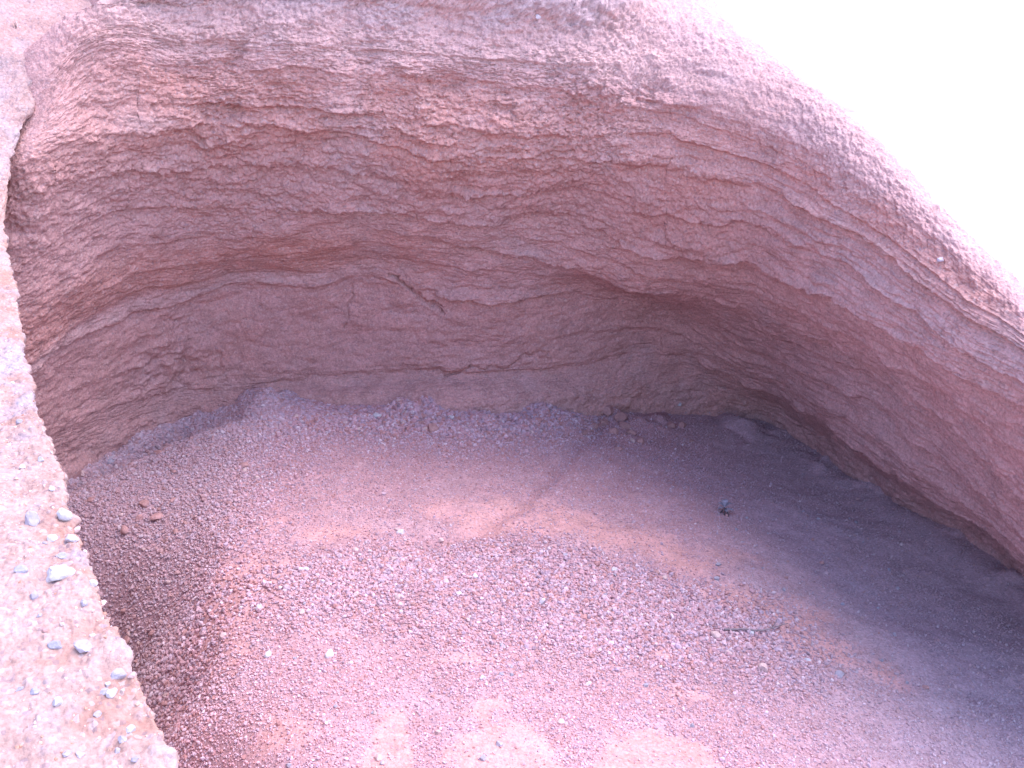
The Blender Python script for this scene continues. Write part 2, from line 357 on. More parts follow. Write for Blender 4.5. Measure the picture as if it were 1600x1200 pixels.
def floor_z(x, y):
    x = np.asarray(x, np.float32); y = np.asarray(y, np.float32)
    p = np.stack([x, y, np.zeros_like(x)], 1)
    z = np.full(x.shape, -2.6, np.float32)
    n = fbm(p * np.float32(.9), 4, 70)
    xc = np.interp(y, [2.5, 3.2, 4.2, 5.0, 6.0], [-.75, -1.1, -1.42, -1.75, -2.2]) + .25 * n
    z -= 1.25 * sstep(-.1, 1.2, xc - x) * sstep(-1, 1, y) * (1 - .93 * sstep(4.0, 5.3, y))
    z -= .33 * sstep(-.4, 2.6, x + .2 * (y - 5.2)) * sstep(0, 2.5, y)
    z += .11 * sstep(-.3, .4, x - xc) * (1 - sstep(.3, 1.6, x - xc))
    z += .07 * n + .012 * fbm(p * np.float32(7), 3, 75)
    cy = contact_y(x)
    z += .03 * sstep(.9, .15, cy - y) * sstep(-2.4, -1.6, x)                 # small apron of fallen cinders
    z += .22 * np.maximum(fbm(p * np.float32(2.6), 3, 77), 0) * sstep(.6, .05, cy - y)      # little heaps of scree
    z -= .12 * np.exp(-((cy - y - .2) / .16) ** 2) * sstep(-1.6, -2.2, x)   # trough along the left wall foot
    z -= .035 * np.exp(-(seg_dist(x, y, RILL) / .06) ** 2)
    r = np.hypot(x, y - 3)
    z -= .42 * np.maximum(r - 9, 0) * sstep(9, 14, r)
    return np.maximum(z, -24.5)
gx = np.concatenate([-np.geomspace(70, 3.6, 40), np.linspace(-3.5, 3.5, 760), np.geomspace(3.6, 70, 40)])
gy = np.concatenate([-np.geomspace(70, 1.5, 40), np.linspace(-1.4, 2.2, 60, endpoint=False), np.linspace(2.2, 6.9, 640), np.linspace(7, 9, 8)])
GX, GY = np.meshgrid(gx, gy)
fx, fy = GX.ravel(), GY.ravel()
fz = floor_z(fx, fy)
p2 = np.stack([fx, fy, fz], 1).astype(np.float32)
def patchiness(x, y):
    """1 where bare smooth sand shows, 0 under gravel"""
    x = np.asarray(x, np.float32); y = np.asarray(y, np.float32)
    q = np.stack([x, y, np.zeros_like(x)], 1)
    wob = fbm(q * np.float32(3.5), 4, 80, .6)
    o = np.zeros_like(x)
    for (cx, cy, a, b, r) in PATCH_W:
        c, s = math.cos(r), math.sin(r)
        dx, dy = x - cx, y - cy
        d = np.hypot((c * dx + s * dy) / a, (-s * dx + c * dy) / b)
        o = np.maximum(o, sstep(1.25, .8, d + 1.3 * wob) if cy < 3.0 else .72 * sstep(1.6, .35, d + 1.9 * wob))
    return o
PATCH_W = [(-1.33,4.1,.20,.42,0),(-.20,4.97,.27,.17,.1),(-.05,5.05,.2,.12,.2),(.62,4.85,.55,.16,-.2),(1.30,4.22,.30,.17,-.45),(1.55,3.88,.26,.14,-.5),(.95,4.6,.2,.1,-.3),
           (-.46,2.88,.07,.25,.1),(-.02,2.9,.2,.26,.1),(.55,2.88,.28,.25,.15),(.16,4.12,.1,.05,0),(.70,3.72,.12,.05,0),(-.2,3.5,.16,.05,.1),(.80,3.45,.12,.07,0),(-.95,4.62,.2,.1,.3),
           (-.9,3.0,.1,.1,.1),(-1.2,3.6,.06,.1,0)]
pt = patchiness(fx, fy)
fn = fbm(p2 * np.float32(2.0), 4, 90, .6)
gr = .55 * sstep(.7, 2.0, fx) * (1 - pt) + .25 * sstep(0, .5, fn) + .3 * sstep(-1.3, -2.2, fx)  # right floor and left slope: greyish soil plus shade painted into it
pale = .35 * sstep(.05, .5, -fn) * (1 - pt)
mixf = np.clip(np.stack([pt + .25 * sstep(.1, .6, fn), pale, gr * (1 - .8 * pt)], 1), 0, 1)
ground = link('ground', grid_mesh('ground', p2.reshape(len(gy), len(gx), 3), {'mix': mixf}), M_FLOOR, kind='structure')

# far sunlit plain below the hill
pm = NB('plain_soil'); pc = pm.n('ShaderNodeTexCoord').outputs['Object']
pn = pm.noise(pc, .01, 6, .6)
pm.l(pm.ramp(pn.outputs[0], [(.3, (.62, .63, .64)), (.7, (.72, .73, .74))]).outputs[0], pm.p.inputs['Base Color'])
th = np.linspace(0, 2 * np.pi, 65)[:-1]
rr = np.array([0, 20, 60, 200, 600, 2000, 6000, 15000.])
pp = np.stack([np.outer(rr, np.cos(th)), np.outer(rr, np.sin(th)), np.full((len(rr), 64), -25.)], -1)
pp = np.concatenate([pp, pp[:, :1]], 1)
pp[..., 2] += 520 * sstep(6000, 15000, rr)[:, None]   # added rise, covers the yellow band of sky at the horizon
pp[..., 2] += np.where(rr[:, None] > 100, 3 * np.sin(pp[..., 0] * .004) * np.cos(pp[..., 1] * .005), 0)
link('plain', grid_mesh('plain', pp), pm.m, kind='structure')

# ------------------------------------------------------------------ near bank on the left, its lip overhanging the hollow
LIP = [(3.2,-1.2,-2.5),(1.4,-.6,-2.0),(.3,0.0,-1.55),(-.32,.75,-1.37)] + \
      [(-0.64,1.45,-1.29),(-0.77,1.65,-1.26),(-0.94,1.90,-1.21),(-1.18,2.28,-1.19),(-1.33,2.55,-1.17),(-1.63,3.05,-1.11),(-2.05,3.85,-0.98),(-2.38,4.51,-0.78),(-2.49,4.95,-0.50),(-2.44,5.20,-0.27),(-2.38,5.43,-0.10),(-2.22,5.73,0.06),(-1.87,6.08,0.33)]
LIP = np.array(LIP)
seglen = np.concatenate([[0], np.cumsum(np.linalg.norm(np.diff(LIP, axis=0), axis=1))])
S0 = seglen[4]; S1 = seglen[-1]
S = np.concatenate([np.linspace(0, S0 - .25, 60, endpoint=False), np.linspace(S0 - .25, S0 + 2.2, 430, endpoint=False), np.linspace(S0 + 2.2, S1, 330)])
L = catmull(seglen, LIP, S)
T = np.gradient(L, axis=0); T[:, 2] = 0; T /= np.linalg.norm(T, axis=1, keepdims=True)
for k in range(30): T = np.concatenate([T[:1], (T[:-2] + T[1:-1] + T[2:]) / 3, T[-1:]])
T /= np.linalg.norm(T, axis=1, keepdims=True)
O = np.stack([-T[:, 1], T[:, 0], np.zeros(len(S))], 1)
sf = (S - S0) / (S1 - S0)
slope = np.interp(sf, [-1, -.2, 0, .3, .6, .8, 1.0], [.02, .05, .10, .16, .35, .7, .75])
ex = sstep(.55, .9, sf)
secs = []
for d, zr in ((14, 1.0), (6, 1.0), (2.5, 1.0), (1.1, 1.0), (.5, 1.0), (.2, 1.1), (.06, 1.5)):
    secs.append(L + O * d + np.array([0, 0, 1]) * (slope * d * zr + .012)[:, None])
secs.append(L)
for d, dz in ((.012, -.05), (.05, -.20), (.10, -.6), (.14, -1.1)):
    secs.append(L + O * (d + ex * .5 * min(1, -dz * 3))[:, None] + np.array([0, 0, dz]))
last = L + O * (.12 + ex * .5)[:, None]; last[:, 2] = np.minimum(L[:, 2] - 1.3, -3.2); secs.append(last)
secs = np.array(secs)
WK = np.array([0, 1.2, 2.2, 3.2, 4.2, 5.2, 5.9, 6.2, 6.45, 6.8, 7.4, 8.2, 9.5])
W = np.concatenate([np.linspace(0, 2.2, 20, endpoint=False), np.linspace(2.2, 6.45, 400, endpoint=False), np.linspace(6.45, 7.4, 60, endpoint=False), np.linspace(7.4, 9.5, 40)])
BK = pchip(WK, secs, W)
NB_ = grid_normals(BK)
if NB_[200, 400, 2] < 0: NB_ = -NB_
bp = BK.reshape(-1, 3).astype(np.float32)
ww = np.broadcast_to(W[:, None], BK.shape[:2]).reshape(-1)
ss = np.broadcast_to(sf, BK.shape[:2]).reshape(-1)
b1 = fbm(bp * np.float32(2.2), 3, 100); b2 = fbm(bp * np.float32(9), 4, 105, .6); b3 = fbm(bp * np.float32(45), 3, 110, .65)
f1, cvv = worley2(bp[:, 0] * 26 + b2, bp[:, 1] * 26 + b3, 5)
f2, cv2 = worley2(bp[:, 0] * 60 + b2, bp[:, 1] * 60 + b3, 11)
lipm = np.exp(-((ww - 6.2) / .35) ** 2)
DB = .07 * b1 * (1 - lipm) + .018 * b2 + .006 * b3 + .009 * np.clip(.38 - f1, 0, 1) * (cvv > .72) * 2 + .003 * (.5 - f2) * (1 - lipm)
DB += lipm * (.022 * b2 + .006 * b3 + .02 * np.maximum(fbm(bp * np.float32(5), 3, 140), 0))
DB *= 1 - .6 * sstep(.75, 1, ss)
bp2 = bp + NB_.reshape(-1, 3).astype(np.float32) * DB[:, None].astype(np.float32)
m_red = .9 * sstep(.0, .45, fbm(bp * np.float32(4.2), 5, 120, .6) + .25 * lipm) * (1 - .9 * sstep(.45, .8, ss))
m_pal = .8 * sstep(-.1, .45, b1 + .5 * b2)
m_gry = .85 * sstep(.02, .35, fbm(bp * np.float32(3.4), 5, 130, .6)) + .35 * (cvv > .7) * sstep(.35, .2, f1)
bank = link('bank', grid_mesh('bank', bp2.reshape(BK.shape), {'mix': np.clip(np.stack([m_red, m_pal * (1 - .6 * sstep(.5, .9, ss)), m_gry * (1 - .6 * sstep(.45, .9, ss)), 1 - .8 * sstep(.45, .85, ss)], 1), 0, 1)}), M_BANK, kind='structure')

# ------------------------------------------------------------------ loose cinder gravel on the floor (uncountable)
t_ = (1 + 5 ** .5) / 2
ICO = np.array([(-1,t_,0),(1,t_,0),(-1,-t_,0),(1,-t_,0),(0,-1,t_),(0,1,t_),(0,-1,-t_),(0,1,-t_),(t_,0,-1),(t_,0,1),(-t_,0,-1),(-t_,0,1)]) / math.hypot(1, t_)
ICF = np.array([(0,11,5),(0,5,1),(0,1,7),(0,7,10),(0,10,11),(1,5,9),(5,11,4),(11,10,2),(10,7,6),(7,1,8),(3,9,4),(3,4,2),(3,2,6),(3,6,8),(3,8,9),(4,9,5),(2,4,11),(6,2,10),(8,6,7),(9,8,1)])
OCT = np.array([(1,0,0),(-1,0,0),(0,1,0),(0,-1,0),(0,0,1),(0,0,-1)], float)
OCF = np.array([(0,2,4),(2,1,4),(1,3,4),(3,0,4),(2,0,5),(1,2,5),(3,1,5),(0,3,5)])
def pebbles(base, faces, x, y, z, r, g):
    n, k = len(x), len(base)
    v = base[None] * (1 + g.normal(0, .15, (n, k, 1))) * g.uniform(.6, 1.25, (n, 1, 3))
    q = g.normal(size=(n, 4)); q /= np.linalg.norm(q, axis=1, keepdims=True)
    a, b, c, d = q.T
    Rm = np.stack([1-2*(c*c+d*d), 2*(b*c-a*d), 2*(b*d+a*c), 2*(b*c+a*d), 1-2*(b*b+d*d), 2*(c*d-a*b), 2*(b*d-a*c), 2*(c*d+a*b), 1-2*(b*b+c*c)], 1).reshape(n, 3, 3)
    v = np.einsum('nij,nkj->nki', Rm, v) * r[:, None, None] + np.stack([x, y, z + r * .4], 1)[:, None]
    return v.reshape(-1, 3), (faces[None] + (np.arange(n) * k)[:, None, None]).ravel()
def gravel(name, x, y, z, r, cols, seed):
    g = np.random.RandomState(seed); big = r > .0062
    v1, f1 = pebbles(ICO, ICF, x[big], y[big], z[big], r[big], g)
    v2, f2 = pebbles(OCT * 1.15, OCF, x[~big], y[~big], z[~big], r[~big], g)
    c = np.concatenate([np.repeat(cols[big], 12, 0), np.repeat(cols[~big], 6, 0)])
    return raw_mesh(name, np.concatenate([v1, v2]), np.concatenate([f1, f2 + len(v1)]), 3, {'mix': c}, smooth=False)
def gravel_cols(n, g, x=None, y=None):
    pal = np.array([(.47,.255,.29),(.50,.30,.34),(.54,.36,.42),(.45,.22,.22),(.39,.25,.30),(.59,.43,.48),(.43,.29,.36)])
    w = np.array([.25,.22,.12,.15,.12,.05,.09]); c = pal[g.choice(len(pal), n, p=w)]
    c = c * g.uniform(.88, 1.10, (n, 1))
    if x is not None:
        k = (.5 * sstep(.8, 2.0, x) + .35 * sstep(-1.35, -1.9, x))[:, None]; c = c * (1 - k) + np.array([.37, .285, .32]) * k  # grey cinders at right and left, with shade painted into their colour
        fr = (sstep(3.9, 3.0, y) * .16)[:, None] if y is not None else 0  # brighter light at the front painted in as paler gravel
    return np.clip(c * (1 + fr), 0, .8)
g = np.random.RandomState(11)
N = 520000
gx_ = g.uniform(-2.9, 2.9, N); gy_ = g.uniform(2.3, 7.4, N)
keep = gy_ < contact_y(gx_) + .08 + .7 * sstep(.2, .8, gx_)
gx_, gy_ = gx_[keep], gy_[keep]
pq = np.stack([gx_, gy_, 0 * gx_], 1).astype(np.float32)
nz = fbm(pq * np.float32(1.6), 4, 140, .6)
pt_ = patchiness(gx_, gy_)
coarse = sstep(3.3, 4.1, gy_ + .4 * nz) * sstep(5.0, 4.5, gy_ + .35 * np.abs(gx_) - .3 * nz) * sstep(1.9, 1.2, gx_ + .25 * (gy_ - 4))
left = sstep(-1.0, -1.6, gx_)
foot2 = sstep(.5, .1, contact_y(gx_) - gy_) * sstep(1.0, .0, gx_)
foot = sstep(.95, .1, contact_y(gx_) - gy_) * sstep(1.0, .0, gx_)
dens = .42 + .6 * coarse + .45 * sstep(4.0, 3.3, gy_) + .35 * left + .5 * foot - .2 * sstep(.9, 1.8, gx_) * (1 - coarse)
dens = np.clip(dens * (.8 + .7 * nz), .05, 1) * (1 - .93 * pt_)
keep = g.uniform(size=len(gx_)) < dens
gx_, gy_, coarse, foot, left, foot2 = gx_[keep], gy_[keep], coarse[keep], foot[keep], left[keep], foot2[keep]
n = len(gx_)
rad = np.exp(g.normal(0, .33, n)) * (.0036 + .0033 * coarse + .0024 * left + .004 * foot + .005 * foot2)
rad = np.clip(rad, .0025, .018)
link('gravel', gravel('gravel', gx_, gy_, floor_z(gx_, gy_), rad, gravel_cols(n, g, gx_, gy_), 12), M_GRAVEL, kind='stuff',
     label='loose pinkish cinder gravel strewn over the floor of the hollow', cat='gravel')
print('gravel', n)

# grit bedded in the soil of the near bank (uncountable)
gb = np.random.RandomState(21)
bw = bp2.reshape(BK.shape)[25:422, 40:620].reshape(-1, 3)
pick = gb.choice(len(bw), 9000, replace=False); bq = bw[pick]
clump = fbm(bq.astype(np.float32) * np.float32(3.5), 3, 150) > gb.uniform(-.25, .45, len(bq))
bq = bq[clump]; rb = np.clip(np.exp(gb.normal(0, .45, len(bq))) * .0022, .001, .0065)
cb = np.array([(.60,.46,.43),(.52,.38,.40),(.50,.26,.20),(.42,.20,.15),(.64,.54,.54),(.55,.33,.27)])[gb.choice(6, len(bq), p=[.3,.2,.15,.1,.1,.15])]
link('grit', gravel('grit', bq[:, 0], bq[:, 1], bq[:, 2] - rb * .5, rb, cb, 31), M_GRAVEL, kind='stuff', label='fine pale and rusty grit bedded in the soil of the near bank', cat='grit')

# ------------------------------------------------------------------ single stones
# x, y, z, radius, colour, label, group
STONES = [
(-1.224, 2.181, -1.167, 0.0245, 'lavender', 'blunt lavender-grey stone with a pointed top, lying alone on the sunlit left bank', None),
(-1.153, 2.21, -1.166, 0.0198, 'white', 'white stone set into the small knob where the left bank juts over the hollow', None),
(-1.096, 2.114, -1.181, 0.0159, 'white', 'bright white stone just below the knob on the lip of the left bank', None),
(-1.135, 2.217, -1.207, 0.0133, 'pink', 'pointed pale stone sticking out over the dark hollow at the knob of the bank lip', None),
(-1.083, 2.029, -1.181, 0.0131, 'grey', 'small blue-grey stone below the white stones of the left bank', None),
(-1.052, 1.948, -1.182, 0.0313, 'white', 'largest stone on the left bank, half buried with a bright white right face', None),
(-0.969, 1.93, -1.193, 0.0111, 'white', 'round white pebble on the very lip of the bank beside the half buried stone', None),
(-1.074, 1.863, -1.186, 0.0108, 'lavender', 'slim pale stone lying slanted left of and below the half buried stone', None),
(-1.132, 1.933, -1.162, 0.0125, 'grey', 'dull grey stone left of the big half buried stone on the bank', None),
(-0.941, 1.899, -1.229, 0.0096, 'pink', 'thin cream flake jutting over the shadow from the bank lip', None),
(-0.955, 1.846, -1.192, 0.0086, 'lavender', None, 'small pale stones on the left bank'),
(-1.146, 2.117, -1.182, 0.0112, 'white', None, 'small pale stones on the left bank'),
(-1.38, 2.465, -1.147, 0.0099, 'white', None, 'small pale stones on the left bank'),
(-1.355, 2.521, -1.149, 0.0083, 'white', None, 'small pale stones on the left bank'),
(-1.254, 2.363, -1.165, 0.0096, 'white', None, 'small pale stones on the left bank'),
(-1.155, 2.095, -1.184, 0.0071, 'lavender', None, 'small pale stones on the left bank'),
(-1.031, 1.796, -1.194, 0.0063, 'lavender', None, 'small pale stones on the left bank'),
(-1.665, 3.009, -1.095, 0.0107, 'white', None, 'small pale stones on the left bank'),
(-1.527, 2.755, -1.129, 0.0089, 'lavender', None, 'small pale stones on the left bank'),
(-1.797, 3.27, -1.056, 0.0103, 'white', None, 'small pale stones on the left bank'),
(-0.966, 1.719, -1.215, 0.0135, 'grey', 'flat blue-grey stone flush with the soil halfway down the left bank', None),
(-0.906, 1.716, -1.216, 0.0149, 'lavender', 'lavender stone with brown hollow under it halfway down the left bank', None),
(-0.893, 1.554, -1.232, 0.0119, 'white', 'pinkish white stone with a dark pit below it low on the left bank', None),
(-0.813, 1.655, -1.243, 0.0132, 'lavender', 'long slanted lavender stone near the lip low on the bank', None),
(-0.805, 1.604, -1.246, 0.0103, 'white', 'white stone in the little cluster near the lip low on the bank', None),
(-0.82, 1.602, -1.243, 0.009, 'lavender', 'lavender stone touching the white one of the low cluster on the bank', None),
(-0.786, 1.661, -1.247, 0.0086, 'pink', 'cream chip overhanging the shadow on the lower lip of the bank', None),
(-0.738, 1.518, -1.266, 0.0105, 'white', 'pale stone by the orange soil close to the lower lip of the bank', None),
(-0.74, 1.481, -1.259, 0.0085, 'lavender', None, 'small pale stones on the left bank'),
(-0.742, 1.459, -1.267, 0.0078, 'lavender', None, 'small pale stones on the left bank'),
(-0.701, 1.437, -1.266, 0.0077, 'lavender', None, 'small pale stones on the left bank'),
(-0.812, 1.546, -1.253, 0.0075, 'lavender', None, 'small pale stones on the left bank'),
(-0.806, 1.447, -1.264, 0.0084, 'lavender', None, 'small pale stones on the left bank'),
(-0.828, 1.444, -1.258, 0.0077, 'lavender', None, 'small pale stones on the left bank'),
(-0.985, 1.597, -1.232, 0.0077, 'grey', None, 'small pale stones on the left bank'),
(-0.95, 1.587, -1.231, 0.0089, 'grey', None, 'small pale stones on the left bank'),
(-0.824, 1.629, -1.245, 0.0072, 'white', None, 'small pale stones on the left bank'),
(-1.002, 1.756, -1.202, 0.0062, 'red', 'dark red lump on the left bank between two patches of pale soil', None),
(-2.199, 5.142, -2.645, 0.0344, 'red', 'upper rusty lump of the row on the shaded left slope of the floor', None),
(-2.076, 5.013, -2.662, 0.0319, 'red', 'rusty lump beside a dark gap, rightmost of the row on the shaded left slope', None),
(-2.188, 5.038, -2.676, 0.0264, 'red', None, 'lumps on the shaded left slope'),
(-2.262, 4.977, -2.727, 0.0318, 'red', 'lowest rusty lump of the row on the shaded left slope, near the bank lip', None),
(-2.339, 5.813, -2.612, 0.0297, 'red', None, 'lumps on the shaded left slope'),
(-2.128, 5.499, -2.598, 0.0202, 'red', None, 'lumps on the shaded left slope'),
(-2.55, 5.229, -2.655, 0.0272, 'red', None, 'lumps on the shaded left slope'),
(-2.02, 5.144, -2.612, 0.021, 'red', None, 'lumps on the shaded left slope'),
(-1.905, 4.826, -2.652, 0.02, 'red', None, 'lumps on the shaded left slope'),
(-1.627, 4.953, -2.535, 0.0166, 'red', None, 'lumps on the shaded left slope'),
(-2.317, 5.087, -2.68, 0.0171, 'pink', None, 'lumps on the shaded left slope'),
(-1.887, 4.299, -2.963, 0.0202, 'red', None, 'lumps on the shaded left slope'),
(-2.078, 4.408, -3.079, 0.0243, 'red', None, 'lumps on the shaded left slope'),
(-2.146, 4.569, -3.003, 0.0195, 'red', None, 'lumps on the shaded left slope'),
(-1.852, 4.513, -2.785, 0.0156, 'pink', None, 'lumps on the shaded left slope'),
(-1.974, 4.254, -3.11, 0.0169, 'red', None, 'lumps on the shaded left slope'),
(-1.575, 3.596, -2.96, 0.0146, 'red', None, 'lumps on the shaded left slope'),
(-2.657, 5.797, -2.66, 0.0318, 'lavender', 'greyish stone against the foot of the left wall in a dark trough', None),
(-2.771, 5.612, -2.666, 0.0351, 'pink', 'pink block leaning on the wall foot beside the bank lip', None),
(-1.671, 5.435, -2.52, 0.0299, 'red', 'roundish red lump with a dark left side, alone on the upper left floor', None),
(-1.496, 6.157, -2.495, 0.0332, 'pink', 'rounded pink block tucked under the smooth back wall, left of centre', None),
(-1.349, 6.215, -2.509, 0.0268, 'pink', None, 'stones at the foot of the back wall'),
(-1.249, 6.255, -2.52, 0.027, 'pink', None, 'stones at the foot of the back wall'),
(-0.947, 6.28, -2.526, 0.0293, 'white', 'pale stone standing at the foot of the smooth back wall', None),
(-0.434, 6.354, -2.57, 0.0274, 'white', 'light stone below the thin crack at the foot of the back wall', None),
(-1.151, 6.146, -2.529, 0.0199, 'pink', None, 'stones at the foot of the back wall'),
(-1.595, 5.975, -2.487, 0.0194, 'pink', None, 'stones at the foot of the back wall'),
(-1.047, 6.041, -2.533, 0.0196, 'pink', None, 'stones at the foot of the back wall'),
(-2.121, 6.249, -2.62, 0.0203, 'pink', None, 'stones at the foot of the back wall'),
(-1.788, 5.897, -2.472, 0.0192, 'red', None, 'stones at the foot of the back wall'),
(-2.304, 6.262, -2.606, 0.0249, 'grey', None, 'stones at the foot of the back wall'),
(-0.763, 6.232, -2.565, 0.0202, 'pink', None, 'stones at the foot of the back wall'),
(-0.6, 6.156, -2.581, 0.0222, 'pink', None, 'stones at the foot of the back wall'),
(-0.089, 6.194, -2.597, 0.0224, 'pink', None, 'stones at the foot of the back wall'),
(0.135, 6.208, -2.623, 0.0202, 'pink', None, 'stones at the foot of the back wall'),
(-0.552, 6.161, -2.583, 0.0489, 'red', 'low flat reddish slab lying at the foot of the back wall under the thin crack', None),
(0.732, 6.807, -2.711, 0.0586, 'red', 'topmost clod of the heap under the dark recess', None),
(0.817, 6.759, -2.745, 0.0535, 'red', None, 'clods heaped under the right-hand recess'),
(0.684, 6.643, -2.739, 0.0479, 'red', None, 'clods heaped under the right-hand recess'),
(0.832, 6.593, -2.744, 0.0428, 'red', None, 'clods heaped under the right-hand recess'),
(0.616, 6.566, -2.732, 0.0379, 'red', None, 'clods heaped under the right-hand recess'),
(0.748, 6.47, -2.728, 0.0421, 'red', None, 'clods heaped under the right-hand recess'),
(0.867, 6.484, -2.749, 0.0352, 'red', None, 'clods heaped under the right-hand recess'),
(0.514, 6.34, -2.688, 0.0321, 'red', None, 'clods heaped under the right-hand recess'),
(0.922, 6.357, -2.755, 0.03, 'red', None, 'clods heaped under the right-hand recess'),
(0.747, 6.15, -2.729, 0.0246, 'red', None, 'clods heaped under the right-hand recess'),
(0.864, 6.34, -2.748, 0.0253, 'pink', None, 'clods heaped under the right-hand recess'),
(1.215, 6.769, -2.807, 0.0415, 'red', 'round reddish clod right of the heap in the darkest corner', None),
(1.305, 6.803, -2.821, 0.0393, 'red', 'brownish clod touching the round one in the darkest corner', None),
(1.324, 6.522, -2.827, 0.0213, 'red', None, 'clods heaped under the right-hand recess'),
(0.568, 6.5, -2.72, 0.0211, 'white', 'single whitish pebble on the left side of the clod heap', None),
(1.322, 7.054, -2.744, 0.0202, 'white', 'tiny white pebble at the wall foot in the dark corner', None),
(-0.61, 4.665, -2.568, 0.0228, 'white', 'pale rounded stone at the upper edge of the coarse gravel, left of the sandy patch', None),
(-0.387, 4.661, -2.617, 0.0211, 'pink', None, 'pale stones in the middle gravel'),
(-0.635, 4.698, -2.566, 0.0159, 'pink', None, 'pale stones in the middle gravel'),
(-0.499, 4.065, -2.516, 0.0203, 'red', 'rust-red stone in the coarse gravel left of centre', None),
(-1.186, 3.872, -2.531, 0.021, 'white', 'whitish oval stone at the right edge of the smooth sand beside the shaded slope', None),
(-1.021, 4.151, -2.496, 0.019, 'white', 'pale slim stone on the soft ground above the gravel at left', None),
(-1.315, 3.723, -2.583, 0.019, 'pink', 'pink stone at the lower end of the sand beside the shaded slope', None),
(-1.061, 3.512, -2.532, 0.0194, 'white', None, 'pale stones in the middle gravel'),
(-0.789, 3.488, -2.514, 0.0235, 'white', 'flat cream stone in the gravel at left, largest pale one there', None),
(-0.189, 4.251, -2.59, 0.0179, 'white', None, 'pale stones in the middle gravel'),
(-0.54, 3.949, -2.521, 0.0213, 'pink', 'flat pale pink chip in the gravel near the rust-red stone', None),
(-0.817, 4.405, -2.526, 0.0167, 'pink', None, 'pale stones in the middle gravel'),
(0.543, 4.445, -2.669, 0.0187, 'white', None, 'pale stones in the middle gravel'),
(0.293, 4.541, -2.635, 0.0155, 'lavender', None, 'pale stones in the middle gravel'),
(0.613, 4.461, -2.682, 0.017, 'white', None, 'pale stones in the middle gravel'),
(1.164, 3.974, -2.735, 0.0171, 'white', 'small white stone lying just under the thin stick', None),
(0.975, 3.92, -2.716, 0.0246, 'pink', 'pale pink stone left of the thin stick', None),
(1.149, 3.674, -2.728, 0.0322, 'pink', 'flat pinkish slab in the gravel below the thin stick', None),
(1.012, 3.788, -2.723, 0.0195, 'pink', None, 'pale stones in the middle gravel'),
(1.385, 3.783, -2.759, 0.015, 'white', None, 'pale stones in the middle gravel'),
(-0.121, 3.36, -2.537, 0.0161, 'white', None, 'pale stones in the middle gravel'),
(0.193, 3.121, -2.566, 0.0152, 'pink', 'tan stone beside a dark gap near the front sandy patches', None),
(0.329, 3.429, -2.618, 0.0137, 'white', None, 'pale stones in the middle gravel'),
(-0.043, 3.616, -2.559, 0.0128, 'lavender', None, 'pale stones in the middle gravel'),
(1.51, 3.696, -2.776, 0.0221, 'lavender', 'lavender stone at the right edge of the gravel beyond the sand', None),
(1.905, 3.678, -2.83, 0.0162, 'red', 'dark red stone alone on the grey ground at right', None),
(1.789, 4.857, -2.869, 0.0148, 'red', 'small reddish stone alone on the dim floor at right', None),
(0.789, 4.57, -2.696, 0.0122, 'red', 'tiny dark stone on the sandy strip at the edge of the coarse gravel', None),
(-0.048, 2.946, -2.522, 0.0145, 'lavender', 'greyish clod standing on the front sandy patch', None),
(-0.107, 2.868, -2.523, 0.0166, 'lavender', 'grey clod at the lower left of the front sandy patch', None),
(-0.497, 2.865, -2.517, 0.0166, 'pink', 'tan stone at the front edge beside the narrow sandy tongue', None),
(-0.477, 2.836, -2.516, 0.0106, 'lavender', None, 'pale stones in the middle gravel'),
(0.148, 5.939, 0.094, 0.0204, 'white', 'bright white pebble stuck in the rubble at the top of the wall', None),
(1.927, 4.244, -0.954, 0.0173, 'lavender', 'whitish lump stuck in the right wall below the crest', None),
]
NBANK = 38
BASEC = {'white': (.47, .41, .45), 'lavender': (.36, .30, .36), 'grey': (.32, .28, .35), 'red': (.42, .225, .225), 'pink': (.54, .36, .36)}
GLAB = {'small pale stones on the left bank': 'small pale pebble among the larger stones on the left bank',
        'lumps on the shaded left slope': 'small rusty lump on the shaded left slope of the floor',
        'stones at the foot of the back wall': 'small pinkish stone lying along the foot of the smooth back wall',
        'clods heaped under the right-hand recess': 'crumbly reddish clod in the heap under the dark recess',
        'pale stones in the middle gravel': 'pale pebble standing out in the gravel of the middle floor'}
def ico2():
    import bmesh
    bm = bmesh.new(); bmesh.ops.create_icosphere(bm, subdivisions=3, radius=1.0)
    v = np.array([q.co[:] for q in bm.verts]); f = np.array([[q.index for q in p.verts] for p in bm.faces]); bm.free()
    return v, f
SV, SF = ico2()
def stone_mesh(r, colour, seed, angular=True, squash=.75):
    g = np.random.RandomState(seed)
    v = SV.copy()
    if angular:
        for k in range(11):                                  # broken faces
            d = g.normal(size=3); d /= np.linalg.norm(d); h = g.uniform(.55, .85)
            t = v @ d; v -= np.maximum(t - h, 0)[:, None] * d
    q = v.astype(np.float32)
    v = v * (1 + .13 * fbm(q * np.float32(1.3), 2, seed % 50)[:, None] + (.14 if angular else .30) * fbm(q * np.float32(3), 4, seed % 40, .7)[:, None])
    v *= np.array([g.uniform(.85, 1.3), g.uniform(.75, 1.05), squash * g.uniform(.8, 1.1)])
    a = g.uniform(0, 6.28); c, s = math.cos(a), math.sin(a)
    v = v @ np.array([[c, s, 0], [-s, c, 0], [0, 0, 1]]) * r
    col = np.clip(np.array(colour) * g.uniform(.9, 1.08), 0, .82)
    mott = 1 + .16 * fbm((v / r).astype(np.float32) * np.float32(2.2), 3, 5)[:, None]
    return raw_mesh('stone', v, SF.ravel(), 3, {'mix': col[None] * mott}, smooth=not angular)
